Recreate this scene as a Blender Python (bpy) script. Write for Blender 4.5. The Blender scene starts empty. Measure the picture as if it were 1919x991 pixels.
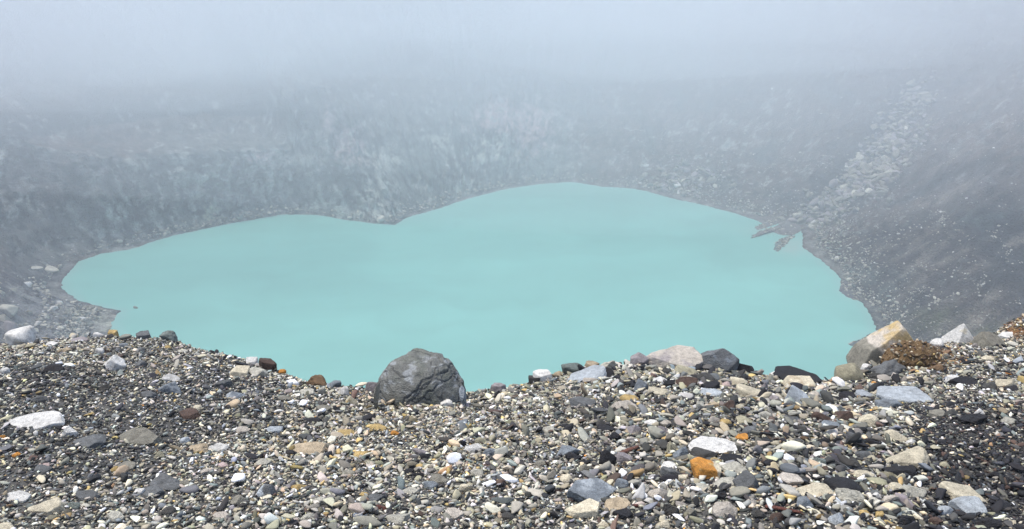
import bpy, math, random
import numpy as np

# ------------------------------------------------------------------ camera, world, sun, exposure
scene = bpy.context.scene
COL = scene.collection
PITCH = math.radians(20.0)
F = 1478.0                                   # focal length in pixels of the 1919 px wide photograph
CAM = np.array([0.0, 0.0, 1.6])
WATER = -98.4
cam_data = bpy.data.cameras.new("camera")
cam_data.sensor_width = 36.0
cam_data.lens = 36.0 * F / 1919.0
cam_data.clip_start = 0.05
cam_data.clip_end = 2500.0
cam = bpy.data.objects.new("camera", cam_data)
cam.location = CAM
cam.rotation_euler = (math.pi / 2 - PITCH, 0, 0)
COL.objects.link(cam)
scene.camera = cam

SUN_EL, SUN_AZ = math.radians(70), math.radians(-70)      # azimuth measured from +Y towards +X
world = bpy.data.worlds.new("World")
scene.world = world
world.use_nodes = True
nt = world.node_tree
nt.nodes.clear()
wo = nt.nodes.new("ShaderNodeOutputWorld")
bg = nt.nodes.new("ShaderNodeBackground")
sky = nt.nodes.new("ShaderNodeTexSky")
sky.sky_type = 'NISHITA'
sky.sun_disc = False
sky.sun_elevation = SUN_EL
sky.sun_rotation = SUN_AZ
sky.altitude = 2300
sky.air_density = 1.0
sky.dust_density = 6.0
sky.ozone_density = 1.0
hs = nt.nodes.new("ShaderNodeHueSaturation")              # an overcast sky is nearly grey
hs.inputs['Saturation'].default_value = 0.78
nt.links.new(sky.outputs[0], hs.inputs['Color'])
nt.links.new(hs.outputs[0], bg.inputs['Color'])
bg.inputs['Strength'].default_value = 0.13
nt.links.new(bg.outputs[0], wo.inputs['Surface'])

sd = bpy.data.lights.new("sun", 'SUN')
sd.energy = 1.5
sd.angle = math.radians(18)
sd.color = (1.0, 0.92, 0.79)
sun = bpy.data.objects.new("sun", sd)
sun.rotation_euler = (math.pi / 2 - SUN_EL, 0, -SUN_AZ + math.pi)
sun.location = (0, 0, 300)
COL.objects.link(sun)

scene.view_settings.view_transform = 'Standard'
scene.view_settings.look = 'None'
scene.view_settings.exposure = 1.24
scene.view_settings.gamma = 1.0
scene.view_settings.use_curve_mapping = False
scene.render.engine = 'CYCLES'
scene.cycles.volume_bounces = 5
scene.cycles.max_bounces = 9
scene.cycles.diffuse_bounces = 3
scene.cycles.transparent_max_bounces = 64
scene.cycles.use_denoising = True

# ------------------------------------------------------------------ helpers
rng = np.random.default_rng(7)
random.seed(7)
CP, SP = math.cos(PITCH), math.sin(PITCH)

def ray(px, py):
    """world direction through a pixel of the photograph (1919 x 991); y component = distance along the ground axis"""
    a = (np.asarray(px, float) - 959.5) / F
    b = -(np.asarray(py, float) - 495.5) / F
    return np.stack([a, CP + b * SP, -SP + b * CP], -1)

def at_height(px, py, z=WATER):
    d = ray(px, py)
    t = (z - CAM[2]) / d[..., 2]
    return CAM + d * t[..., None]

def project(P):
    v = P - CAM
    dep = v[..., 1] * CP - v[..., 2] * SP
    up = v[..., 1] * SP + v[..., 2] * CP
    dep = np.where(dep < 0.05, 0.05, dep)
    return 959.5 + F * v[..., 0] / dep, 495.5 - F * up / dep, dep

_g = np.random.default_rng(11)
_perm = _g.permutation(512)
_perm = np.concatenate([_perm, _perm])
_grad = _g.normal(size=(512, 3))
_grad /= np.linalg.norm(_grad, axis=1)[:, None]

def noise(P):
    P = np.asarray(P, float)
    i = np.floor(P).astype(np.int64)
    f = P - i
    u = f * f * f * (f * (f * 6 - 15) + 10)
    i &= 511
    out = 0.0
    for dx in (0, 1):
        hx = _perm[(i[..., 0] + dx) & 511]
        wx = u[..., 0] if dx else 1 - u[..., 0]
        for dy in (0, 1):
            hy = _perm[(hx + i[..., 1] + dy) & 511]
            wy = u[..., 1] if dy else 1 - u[..., 1]
            for dz in (0, 1):
                hz = _perm[(hy + i[..., 2] + dz) & 511]
                wz = u[..., 2] if dz else 1 - u[..., 2]
                g = _grad[hz]
                d = g[..., 0] * (f[..., 0] - dx) + g[..., 1] * (f[..., 1] - dy) + g[..., 2] * (f[..., 2] - dz)
                out = out + wx * wy * wz * d
    return out * 1.6

def fbm(P, octaves=4, gain=0.5, lac=2.03):
    P = np.asarray(P, float)
    a, s, o = 1.0, 0.0, 0.0
    for k in range(octaves):
        o = o + a * noise(P + 17.3 * k)
        s += a
        a *= gain
        P = P * lac
    return o / s

def ridged(P, octaves=4):
    P = np.asarray(P, float)
    a, s, o = 1.0, 0.0, 0.0
    for k in range(octaves):
        o = o + a * (1 - 2 * np.abs(noise(P + 9.1 * k)))
        s += a
        a *= 0.5
        P = P * 2.1
    return o / s

def sstep(a, b, x):
    t = np.clip((x - a) / (b - a), 0, 1)
    return t * t * (3 - 2 * t)

def mesh_object(name, V, faces, mat, cols=None, smooth=False, props=None):
    """V (n,3); faces (m,3) or (m,4) int array; cols (n,3) linear colours per vertex"""
    me = bpy.data.meshes.new(name)
    V = np.ascontiguousarray(V, dtype=np.float32)
    faces = np.ascontiguousarray(faces, dtype=np.int32)
    n = faces.shape[1]
    me.vertices.add(len(V))
    me.vertices.foreach_set("co", V.ravel())
    me.loops.add(faces.size)
    me.loops.foreach_set("vertex_index", faces.ravel())
    me.polygons.add(len(faces))
    me.polygons.foreach_set("loop_start", np.arange(0, faces.size, n, dtype=np.int32))
    me.polygons.foreach_set("loop_total", np.full(len(faces), n, dtype=np.int32))
    me.update(calc_edges=True)
    if smooth:
        me.polygons.foreach_set("use_smooth", np.ones(len(faces), dtype=bool))
    if cols is not None:
        at = me.color_attributes.new("Col", 'FLOAT_COLOR', 'POINT')
        c = np.ones((len(V), 4), dtype=np.float32)
        c[:, :3] = np.clip(cols, 0.004, 0.95)
        at.data.foreach_set("color", c.ravel())
    me.materials.append(mat)
    o = bpy.data.objects.new(name, me)
    COL.objects.link(o)
    for k, v in (props or {}).items():
        o[k] = v
    return o

def ico(sub):
    import bmesh
    bm = bmesh.new()
    bmesh.ops.create_icosphere(bm, subdivisions=sub, radius=1.0)
    V = np.array([v.co[:] for v in bm.verts])
    Fc = np.array([[v.index for v in f.verts] for f in bm.faces])
    bm.free()
    return V / np.linalg.norm(V, axis=1)[:, None], Fc
ICO = {s: ico(s) for s in (1, 2, 3, 4, 5, 6, 7)}

# ------------------------------------------------------------------ materials
def stone_material(name, scale, bump, rough=0.8, tint=0.35, streak=None, spec=0.35, bdist=None):
    m = bpy.data.materials.new(name)
    m.use_nodes = True
    t = m.node_tree
    N, L = t.nodes, t.links
    b = N['Principled BSDF']
    b.inputs['Roughness'].default_value = rough
    b.inputs['Specular IOR Level'].default_value = spec
    at = N.new('ShaderNodeAttribute'); at.attribute_name = 'Col'
    geo = N.new('ShaderNodeNewGeometry')
    mp = N.new('ShaderNodeMapping')
    if streak:
        mp.inputs['Scale'].default_value = streak
    L.new(geo.outputs['Position'], mp.inputs['Vector'])
    n1 = N.new('ShaderNodeTexNoise'); n1.inputs['Scale'].default_value = scale; n1.inputs['Detail'].default_value = 6; n1.inputs['Roughness'].default_value = 0.65
    n2 = N.new('ShaderNodeTexNoise'); n2.inputs['Scale'].default_value = scale * 5.3; n2.inputs['Detail'].default_value = 3
    L.new(mp.outputs[0], n1.inputs['Vector']); L.new(geo.outputs['Position'], n2.inputs['Vector'])
    add = N.new('ShaderNodeMath'); add.operation = 'ADD'
    L.new(n1.outputs['Fac'], add.inputs[0]); L.new(n2.outputs['Fac'], add.inputs[1])
    mr = N.new('ShaderNodeMapRange')
    mr.inputs['From Min'].default_value = 0.7; mr.inputs['From Max'].default_value = 1.3
    mr.inputs['To Min'].default_value = 1 - tint; mr.inputs['To Max'].default_value = 1 + tint
    L.new(add.outputs[0], mr.inputs['Value'])
    mx = N.new('ShaderNodeVectorMath'); mx.operation = 'SCALE'
    L.new(at.outputs['Color'], mx.inputs[0]); L.new(mr.outputs[0], mx.inputs['Scale'])
    L.new(mx.outputs[0], b.inputs['Base Color'])
    bp = N.new('ShaderNodeBump'); bp.inputs['Strength'].default_value = bump
    bp.inputs['Distance'].default_value = bdist or 0.4 / scale
    L.new(add.outputs[0], bp.inputs['Height']); L.new(bp.outputs[0], b.inputs['Normal'])
    return m

M_STONE = stone_material('stone_surface', 38, 0.75, 0.85, 0.42)
M_FLAKY = stone_material('flaky_rock', 22, 0.8, 0.7, 0.34, streak=(1, 1, 2.6), spec=0.4)
M_GRAVEL = stone_material('gravel_surface', 90, 0.35, 0.75, 0.22)
M_GROUND = stone_material('grit', 120, 1.0, 0.9, 0.6)
M_CRATER = stone_material('crater_rock', 0.33, 1.0, 0.95, 0.5, streak=(1, 1, 0.45), spec=0.1, bdist=1.6)
M_SCREE = stone_material('scree_rock', 0.8, 0.5, 0.9, 0.25, spec=0.15)

# ------------------------------------------------------------------ rim ground (foreground)
# silhouette of the crest in photograph pixels, with the distance along the view axis at which it lies
CREST = np.array([
 (-700,640,7.5),(-300,645,6.8),(-60,648,6.3),(0,648,6.2),(60,645,6.1),(120,633,6.0),(200,630,6.0),(260,631,5.9),(320,636,5.8),(370,655,5.6),
 (440,668,5.4),(480,684,5.3),(530,696,5.2),(580,718,5.0),(650,727,4.9),(700,732,4.85),(790,736,4.85),(880,737,4.85),(940,731,4.9),
 (990,716,5.0),(1060,699,5.05),(1130,690,5.1),(1200,680,5.1),(1280,684,5.1),(1330,690,5.1),(1380,694,5.1),(1440,706,5.05),
 (1500,712,5.0),(1580,714,5.05),(1610,700,5.3),(1660,672,5.6),(1720,655,5.8),(1800,638,6.1),(1850,636,6.2),(1872,628,6.25),(1890,606,6.35),
 (1919,594,6.5),(2000,588,6.7),(2200,600,7.2),(2600,640,8.0)], float)
def crest_xyz():
    d = ray(CREST[:, 0], CREST[:, 1])
    t = CREST[:, 2] / d[:, 1]
    return CAM + d * t[:, None]
CX = crest_xyz()

def ground_z(x, y, fine=True):
    x = np.asarray(x, float); y = np.asarray(y, float)
    yc = np.interp(x, CX[:, 0], CX[:, 1])
    zc = np.interp(x, CX[:, 0], CX[:, 2])
    sp = 1.2
    u = np.clip((y - sp) / (yc - sp), 0, 1)
    z = zc * (0.82 * u + 0.18 * u * u)
    back = np.clip(-y, 0, None)
    z = z + 0.02 * back
    over = np.clip(y - yc, 0, None)
    z = z - 0.92 * over - 0.25 * np.clip(over, 0, 0.6)
    if fine:
        P = np.stack([x, y, np.zeros_like(x)], -1)
        k = 0.35 + 0.65 * np.sin(np.pi * np.clip(u, 0, 1))
        z = z + k * 0.05 * fbm(P * 0.9, 2) + 0.016 * fbm(P * 4.0, 3)
    return z

def hit_ground(px, py, lift=0.0):
    """march the ray of each pixel to the rim ground raised by lift"""
    d = ray(px, py)
    t = 1.5
    last = t
    while t < 9:
        p = CAM + d * t
        if p[2] <= float(ground_z(p[0], p[1])) + lift:
            lo, hi = last, t
            for _ in range(18):
                mid = (lo + hi) / 2
                q = CAM + d * mid
                if q[2] <= float(ground_z(q[0], q[1])) + lift: hi = mid
                else: lo = mid
            return CAM + d * hi, True
        last = t
        t += 0.03
    return None, False

def crest_point(px, py, lift):
    """pixel just above the crest: stand it on the crest column"""
    yc = np.interp(px, CREST[:, 0], CREST[:, 2]) - 0.05
    d = ray(px, py)
    return CAM + d * (yc / d[1])

# colour classes, linear albedo
C = dict(white=(.68,.665,.62), cream=(.62,.555,.41), tan=(.46,.37,.25), ochre=(.50,.36,.15), orange=(.56,.25,.05),
         rust=(.19,.12,.065), blue=(.215,.24,.26), paleblue=(.42,.455,.475), grey=(.25,.235,.19), pale=(.47,.45,.375), dark=(.065,.063,.058),
         black=(.022,.022,.025), brown=(.10,.065,.05), green=(.19,.22,.20), pink=(.50,.39,.36), mauve=(.30,.27,.27), red=(.13,.05,.04),
         khaki=(.37,.34,.235), beige=(.5,.45,.38), slate=(.14,.145,.145))

def grid_faces(nu, nv, wrap=False):
    """vertices indexed [u*nv+v]"""
    u = np.arange(nu if wrap else nu - 1)
    v = np.arange(nv - 1)
    U, Vv = np.meshgrid(u, v, indexing='ij')
    U2 = (U + 1) % nu
    a = U * nv + Vv; b = U2 * nv + Vv; c = U2 * nv + Vv + 1; d = U * nv + Vv + 1
    return np.stack([a, b, c, d], -1).reshape(-1, 4)

def build_rim():
    def axis(parts):
        out = []
        for a, b, n in parts:
            out.append(np.linspace(a, b, n, endpoint=False))
        out.append([parts[-1][1]])
        return np.concatenate(out)
    xs = axis([(-55, -8, 60), (-8, -4.6, 60), (-4.6, 4.8, 470), (4.8, 8, 60), (8, 55, 60)])
    ys = axis([(-30, 0, 40), (0, 1.8, 40), (1.8, 7.2, 300), (7.2, 16, 50)])
    X, Y = np.meshgrid(xs, ys, indexing='ij')
    Z = ground_z(X, Y)
    P = np.stack([X, Y, np.zeros_like(X)], -1)
    Z = Z + 0.006 * fbm(P * 22, 3)
    V = np.stack([X, Y, Z], -1).reshape(-1, 3)
    px, py, _ = project(V)
    n1 = fbm(V * 1.3, 3)[:, None]
    base = np.array([.088, .085, .078]) * (1 + .5 * n1)
    rust = region_rust(px, py)[:, None]
    base = base * (1 - rust) + np.array([.2, .10, .04]) * rust
    f = grid_faces(len(xs), len(ys))
    return mesh_object('rim_ground', V, f, M_GROUND, base, True, {'kind': 'structure'})

def region_rust(px, py):
    a = np.exp(-(((px - 1740) / 60) ** 2 + ((py - 668) / 20) ** 2) ** 2)
    b = sstep(1868, 1895, px) * sstep(638, 622, py) * sstep(2150, 2020, px)
    return np.clip(a + b, 0, 1)

# ------------------------------------------------------------------ crater, lake
# shoreline in photograph pixels: px, py, beach m, cliff height m, cliff slope deg, shelf m, upper slope deg
SHORE = [
 (213,628, 8, 6, 30, 0, 38), (209,606, 6, 6, 30, 0, 38), (229,581, 6, 8, 30, 0, 40), (203,577, 10, 8, 30, 0, 40), (150,562, 10, 10, 32, 0, 42),
 (118,542, 8, 22, 38, 2, 42), (120,522, 4, 44, 50, 6, 42), (150,490, 3, 50, 55, 10, 42), (190,475, 3, 47, 58, 14, 42), (240,468, 6, 40, 62, 18, 42),
 (262,462, 2, 36, 66, 20, 42), (280,455, 2, 33, 68, 24, 42), (330,440, 1, 30, 72, 28, 43), (400,425, 1, 29, 75, 30, 43), (470,412, 1, 29, 76, 30, 43), (530,402, 1, 28, 75, 28, 43),
 (590,402, 2, 27, 70, 22, 43), (612,405, 2, 31, 68, 12, 43), (640,411, 2, 50, 56, 8, 43), (700,419, 1, 53, 50, 6, 43), (740,421, 1, 54, 48, 6, 42), (762,408, 2, 54, 46, 6, 42),
 (820,392, 2, 52, 46, 8, 42), (880,372, 2, 50, 47, 8, 42), (940,356, 2, 50, 48, 6, 41), (1010,345, 2, 50, 46, 4, 40), (1070,341, 2, 40, 42, 0, 39),
 (1130,350, 2, 25, 37, 0, 38), (1190,353, 3, 20, 36, 0, 38), (1250,370, 4, 20, 35, 0, 38), (1320,385, 4, 20, 35, 0, 38), (1390,404, 4, 20, 34, 0, 38),
 (1440,415, 6, 20, 34, 0, 38), (1500,430, 8, 20, 33, 0, 38), (1500,462, 6, 20, 33, 0, 38), (1522,477, 4, 20, 33, 0, 38), (1550,498, 4, 20, 34, 0, 39), (1574,522, 2, 20, 35, 0, 39),
 (1582,548, 1, 20, 35, 0, 39), (1612,566, 2, 20, 34, 0, 39), (1630,590, 3, 20, 34, 0, 39), (1640,618, 3, 20, 34, 0, 39), (1600,645, 2, 18, 34, 0, 38),
 (1650,668, 3, 18, 35, 0, 37), (1610,740, 2, 18, 35, 0, 36), (1450,810, 2, 18, 35, 0, 36), (1200,850, 2, 18, 35, 0, 36), (900,862, 2, 18, 35, 0, 36), (600,835, 2, 18, 35, 0, 36),
 (350,770, 2, 14, 33, 0, 36), (240,690, 5, 10, 30, 0, 37)]
SH = np.array(SHORE, float)
SHW = at_height(SH[:, 0], SH[:, 1])
LC = at_height(np.array(930.0), np.array(505.0))

def build_crater():
    d = SHW[:, :2] - LC[:2]
    th = np.unwrap(np.arctan2(d[:, 1], d[:, 0]))
    R = np.hypot(d[:, 0], d[:, 1])
    if th[-1] < th[0]:
        th, R, S = -th[::1], R, SH
        sign = -1
    else:
        S, sign = SH, 1
    # keep angles increasing
    for i in range(1, len(th)):
        th[i] = max(th[i], th[i - 1] + 0.004)
    NT, NV = 1700, 250
    T = th[0] + np.linspace(0, 2 * np.pi, NT, endpoint=False)
    thx = np.concatenate([th, [th[0] + 2 * np.pi]])
    ext = lambda a: np.interp(T, thx, np.concatenate([a, [a[0]]]))
    R0 = ext(R)
    T0 = T * sign
    cs = np.stack([np.cos(T0), np.sin(T0)], -1)
    R0 = R0 + 1.3 * fbm(np.stack([cs[:, 0] * 9, cs[:, 1] * 9, 0 * T], -1), 4) + 1.0 * fbm(np.stack([cs[:, 0] * 60, cs[:, 1] * 60, 0 * T], -1), 3)
    def sm(a, w):
        k = np.hanning(w); k /= k.sum()
        return np.convolve(np.concatenate([a[-w:], a, a[:w]]), k, 'same')[w:-w]
    beach, hc, sl, shelf, up = [ext(S[:, k]) for k in (2, 3, 4, 5, 6)]
    hc, sl, shelf, up = [sm(a, 15) for a in (hc, sl, shelf, up)]
    hc = hc * (1 + 0.10 * fbm(np.stack([cs[:, 0] * 14, cs[:, 1] * 14, 0 * T + 3], -1), 3))
    # profile knots per angle: under water, shore, beach, cliff top, shelf end, rim, plateau
    total = np.where(R0 > 0, 0, 0)
    near = sstep(-0.55, -0.85, cs[:, 1])                 # the side the viewer stands on
    top = 116 * (1 - near) + 94.5 * near
    cw = hc / np.tan(np.radians(sl))
    s1 = beach; s2 = s1 + cw; s3 = s2 + shelf
    s4 = s3 + (top - hc) / np.tan(np.radians(up))
    rim_r = LC[1] - 7.5
    want = rim_r / np.maximum(-cs[:, 1], 0.3) - R0        # near side: reach the plateau just beyond the crest
    s4 = s4 * (1 - near) + np.maximum(want, s3 + 20) * near
    S_k = np.stack([-14 + 0 * s1, 0 * s1 - 0.2, s1, s2, s3, s4, s4 + 16], 0)
    H_k = np.stack([-3 + 0 * s1, 0 * s1 - 0.05, 0.25 + 0.07 * beach, hc, hc + 0.15 * shelf, top, top + 0.6], 0)
    w = np.linspace(0, 1, NV)
    # share of the rows spent on each span
    share = np.cumsum([0, 0.03, 0.05, 0.30, 0.08, 0.50, 0.04])
    Vn = np.zeros((NT, NV, 3))
    sv = np.zeros((NT, NV)); hv = np.zeros((NT, NV))
    for i in range(NT):
        sv[i] = np.interp(w, share, S_k[:, i]); hv[i] = np.interp(w, share, H_k[:, i])
    r = R0[:, None] + sv
    X = LC[0] + r * cs[:, 0:1]; Y = LC[1] + r * cs[:, 1:2]; Z = WATER + hv
    V = np.stack([X, Y, Z], -1)
    # relief: buttresses and gullies running down the slope, and broken rock
    arc = T * 190.0
    cliffy = (sstep(40, 52, sl)[:, None]) * (sstep(0.0, 3.0, hv) * (1 - sstep(0, 8, sv - s2[:, None])))
    gul = ridged(np.stack([np.repeat(arc[:, None], NV, 1) / 11.0, hv / 75.0, r * 0 + 2], -1), 4)
    gul2 = fbm(np.stack([np.repeat(arc[:, None], NV, 1) / 26.0 + hv / 60, hv / 60.0, r * 0 + 5], -1), 3)
    rough = fbm(V / 9.0, 5, 0.55)
    rough2 = fbm(V / 2.2, 3)
    land = sstep(0.2, 6.0, hv)
    nearfade = 1 - near[:, None] * sstep(60, 90, hv)
    horiz = (cliffy * (4.6 * gul + 4.0 * rough + 1.4 * rough2) + (1 - cliffy) * (0.9 * gul)) * land
    rside = sstep(60, 110, X - .15 * Y)
    horiz = horiz + cliffy * land * (5.0 * fbm(np.stack([np.repeat(arc[:, None], NV, 1) / 24.0, hv / 40.0, r * 0 + 31], -1), 3) + 2.2 * ridged(V / np.array([14., 14., 9.]), 3))
    vert = (1 - cliffy) * land * (1.6 * gul2 + (2.0 + 1.2 * rside) * rough + 0.45 * rough2 + (0.9 + 2.6 * rside) * gul + 3.0 * rside * ridged(V / np.array([30., 30., 12.]), 3) + 2.5 * rside * ridged(np.stack([np.repeat(arc[:, None], NV, 1) / 16.0, hv / 90.0, r * 0 + 77], -1), 3)) * nearfade
    high = sstep(hc[:, None] + 2, hc[:, None] + 25, hv) * (1 - near[:, None])
    vert = vert + high * 3.5 * fbm(V / 34.0, 3)
    V[..., 0] += cs[:, 0:1] * horiz; V[..., 1] += cs[:, 1:2] * horiz; V[..., 2] += vert
    # outcrops that stand out of the slopes
    qx, qy, _ = project(V)
    for fx, fy, rx, ry, amp, wl in ((1872, 450, 60, 110, 9, 16), (1800, 600, 120, 36, 4, 14), (1720, 510, 90, 36, 3, 12), (705, 380, 55, 38, 5, 9), (950, 262, 90, 62, 5, 12),
                                    (640, 250, 45, 60, 5, 12), (400, 360, 150, 50, 3.5, 8), (830, 330, 60, 40, 4, 9), (1590, 340, 90, 90, 2.5, 7), (130, 330, 120, 70, 4, 18)):
        gg = np.exp(-(((qx - fx) / rx) ** 2 + ((qy - fy) / ry) ** 2)) * (V[..., 1] > 80)
        gg = gg * sstep(.5, 6, hv)
        rr_ = ridged(V / np.array([wl, wl, wl * 1.5]) + fx, 4) + .5 * np.floor(3 * fbm(V / (wl * 1.3) + fy, 3)) / 1.5
        V[..., 0] -= cs[:, 0:1] * gg * amp * .7 * rr_; V[..., 1] -= cs[:, 1:2] * gg * amp * .7 * rr_; V[..., 2] += gg * amp * .5 * rr_
    V = V.reshape(-1, 3)
    px, py, dep = project(V)
    # ---- mineral colours of the walls, plus painted relief shade and fog
    big = fbm(V / 16.0, 4); mid = fbm(V / 5.0, 4); fin = fbm(V / 1.6, 3)
    hv_f = hv.reshape(-1); cl = cliffy.reshape(-1)
    arcf = np.repeat(arc[:, None], NV, 1).reshape(-1)
    streak_shade = fbm(np.stack([arcf / 3.4, hv_f / 60.0, arcf * 0 + 8], -1), 4) * 1.25  # mineral streaks and rib shading, both put into the wall colour
    col = np.tile(np.array([.155, .118, .100]), (len(V), 1))
    def mix(c, k):
        nonlocal col
        k = np.clip(k, 0, 1)[:, None]
        col = col * (1 - k) + np.array(c) * k
    mix((.20, .155, .14), sstep(-.1, .4, big) * .65)
    mix((.13, .16, .155), sstep(.05, .45, -big) * .6)
    far = sstep(1100, 1040, px)
    mix((.22, .26, .235), far * sstep(250, 330, px) * (.55 + .35 * sstep(590, 640, px)) * sstep(.9, .3, (hv_f / 60)))
    mix((.17, .20, .19), cl * .5)
    mix((.50, .54, .48), cl * sstep(.05, .38, streak_shade + .25 * mid) * sstep(50, 66, np.repeat(sl, NV)) * .7)
    mix((.035, .045, .045), cl * sstep(.02, .32, -streak_shade + .2 * mid) * .8)  # dark columns painted as shade between the cliff ribs
    def blob(x, y, rx, ry, c, k, n=0.9):
        g = np.exp(-(((px - x) / rx) ** 2 + ((py - y) / ry) ** 2))
        mix(c, k * sstep(.22, .85, g + n * .75 * mid + .45 * n * fin + .4 * n * big))
    blob(955, 222, 85, 42, (.56, .40, .40), .95); blob(1000, 250, 45, 45, (.56, .42, .42), .8)
    blob(930, 275, 38, 34, (.62, .66, .58), 1.0); blob(900, 290, 26, 22, (.60, .64, .56), .8)
    blob(650, 265, 40, 40, (.52, .40, .40), .8); blob(618, 215, 16, 32, (.52, .42, .42), .7); blob(680, 300, 44, 14, (.55, .44, .42), .8)
    blob(490, 294, 36, 14, (.60, .50, .50), 1.0); blob(560, 300, 50, 12, (.5, .5, .45), .7); blob(390, 340, 28, 26, (.6, .64, .58), .8)
    blob(715, 300, 40, 22, (.6, .62, .54), .8); blob(700, 355, 34, 30, (.62, .66, .58), .9); blob(705, 400, 44, 16, (.66, .69, .62), 1.0)
    blob(600, 385, 26, 24, (.5, .56, .5), .8); blob(640, 395, 22, 20, (.5, .56, .5), .8); blob(392, 400, 26, 22, (.52, .56, .42), .9)
    blob(820, 265, 26, 16, (.58, .6, .52), .8); blob(870, 350, 26, 20, (.5, .56, .5), .8); blob(505, 340, 40, 20, (.45, .5, .46), .7)
    blob(215, 398, 16, 26, (.6, .66, .6), .9, .6); blob(190, 440, 8, 20, (.55, .6, .55), .7); blob(45, 380, 30, 20, (.5, .55, .5), .6)
    blob(240, 466, 60, 7, (.45, .48, .42), .8); blob(0, 300, 12, 40, (.6, .64, .6), .9)
    blob(640, 330, 60, 28, (.07, .09, .09), .9); blob(560, 340, 30, 22, (.08, .10, .10), .6)
    # high slopes far left: shaded haze below and white fog above, painted into the colour
    hi = sstep(620, 560, px) * (hv_f > 40)
    mix((.035, .045, .05), hi * sstep(285, 265, py) * sstep(165, 215, py + (px - 300) * .06))
    mix((.62, .64, .64), hi * sstep(205, 170, py + px * .12) * sstep(40, 110, py) * (.55 + .6 * big))
    mix((.06, .07, .07), sstep(560, 640, px) * sstep(1000, 850, px) * sstep(165, 135, py) * .6)
    blob(115, 330, 150, 60, (.24, .19, .175), .6, .5)
    # left shore: dark sand with a pale sulphur crust at the water
    lf = sstep(330, 230, px) * sstep(470, 530, py)
    mix((.085, .083, .09), lf * .85)
    blob(165, 585, 40, 14, (.62, .62, .46), 1.0, 1.1); blob(195, 605, 24, 18, (.60, .62, .50), 1.0, 1.1)
    blob(60, 590, 70, 50, (.40, .40, .40), .55, 2.0)
    # right slope: darkened scree, olive and brown bands
    rt = sstep(1450, 1650, px) * sstep(330, 480, py + (px - 1700) * .35)
    mix((.066, .060, .054), rt * .85)
    blob(1790, 605, 120, 34, (.10, .105, .05), .95, .5); blob(1860, 590, 60, 20, (.13, .095, .075), .6); blob(1640, 600, 60, 60, (.11, .14, .125), .5)
    blob(1890, 480, 60, 90, (.04, .05, .055), .7, .4); blob(1840, 410, 50, 30, (.08, .12, .12), .7)
    blob(1600, 520, 110, 26, (.15, .17, .16), .6); blob(1800, 330, 120, 60, (.10, .10, .11), .5, .8)
    band = fbm(np.stack([(px * .55 + py) / 34.0, (px - py * .5) / 200.0, px * 0], -1), 4)
    rr = sstep(1250, 1500, px)
    mix((.27, .235, .20), rr * sstep(.06, .32, band) * .7 * (.15 + .85 * sstep(230, 340, py)))
    mix((.03, .034, .038), rr * sstep(.10, .4, -band) * .75 * (.2 + .8 * sstep(230, 340, py)))
    mix((.03, .04, .042), far * sstep(.12, .5, -mid - .4 * fin) * .6 * sstep(150, 220, py))  # relief shade painted into the far wall by noise
    mix((.42, .45, .41), far * sstep(250, 330, px) * sstep(.25, .6, mid + .5 * fin + .3 * big) * .4 * sstep(150, 220, py))
    mix((.55, .45, .44), np.exp(-((px - 611 - 10 * noise(V / 12.0)) / 6) ** 2) * sstep(195, 205, py) * sstep(290, 270, py) * .9)
    for sx, sy, h_, w_, lean in ((205, 394, 18, 3, .25), (219, 392, 22, 3.5, .3), (232, 398, 16, 3, .2), (196, 440, 14, 3, -.3), (240, 378, 10, 2.5, .2), (331, 362, 14, 2.5, .4), (372, 380, 28, 2.5, 0),
                                 (366, 400, 26, 2.5, 0), (398, 360, 30, 3, .3), (430, 350, 20, 2.5, .1), (478, 340, 26, 3, 0), (512, 335, 30, 3.5, 0), (527, 350, 32, 3, .1), (545, 340, 22, 3, .1),
                                 (612, 268, 20, 4, .1), (40, 372, 16, 3, .2), (55, 378, 18, 3, .2), (590, 372, 24, 3.5, .3), (640, 370, 26, 3, .6), (700, 350, 30, 4, .5), (835, 300, 22, 3, .5), (860, 310, 24, 3, .5)):
        w2 = w_ + 1.2
        mix((.60, .64, .58), np.exp(-(((px - sx - lean * (py - sy) + 3 * noise(V / 4.0)) / w2) ** 2 + ((py - sy) / h_) ** 4)) * (.75 + .5 * fin))
        mix((.02, .028, .03), np.exp(-(((px - sx - 7 - lean * (py - sy) + 3 * noise(V / 4.0)) / w2) ** 2 + ((py - sy) / h_) ** 4)) * .75)  # crease shade painted dark beside each pale mineral run
    crs = ridged(V / np.array([8., 8., 11.]), 4)
    mix((.018, .022, .023), sstep(.55, .82, crs) * (.55 + .4 * cl) * sstep(130, 230, py))  # creases darkened in the colour as if shaded
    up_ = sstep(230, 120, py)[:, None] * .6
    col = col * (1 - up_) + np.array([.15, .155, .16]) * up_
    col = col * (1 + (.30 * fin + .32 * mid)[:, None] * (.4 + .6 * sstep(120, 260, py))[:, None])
    mix((.36, .36, .33), sstep(1.6, .3, hv_f) * sstep(0.0, .2, hv_f) * (.45 + 1.2 * mid))
    chb = np.exp(-((px - (1520 + 215 * np.clip((410 - py) / 270.0, 0, 1))) / 55) ** 2) * sstep(425, 405, py) * sstep(120, 170, py)
    mix((.05, .052, .056), chb * .75)
    col = col * .85
    f = grid_faces(NT, NV, wrap=True)
    if sign > 0: f = f[:, ::-1]
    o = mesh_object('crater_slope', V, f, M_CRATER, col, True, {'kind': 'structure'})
    # lake: polar sheet reaching under the shore; sediment tints near the edge
    NR = 130
    q = np.linspace(0, 1, NR) ** 0.7
    rl = (R0[::2, None] + 6) * q[None]
    c3 = cs[::2]
    Lx = LC[0] + rl * c3[:, 0:1]; Ly = LC[1] + rl * c3[:, 1:2]
    Lv = np.stack([Lx, Ly, np.full_like(Lx, WATER)], -1)
    edge = (R0[::2, None] - rl).reshape(-1)
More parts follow.
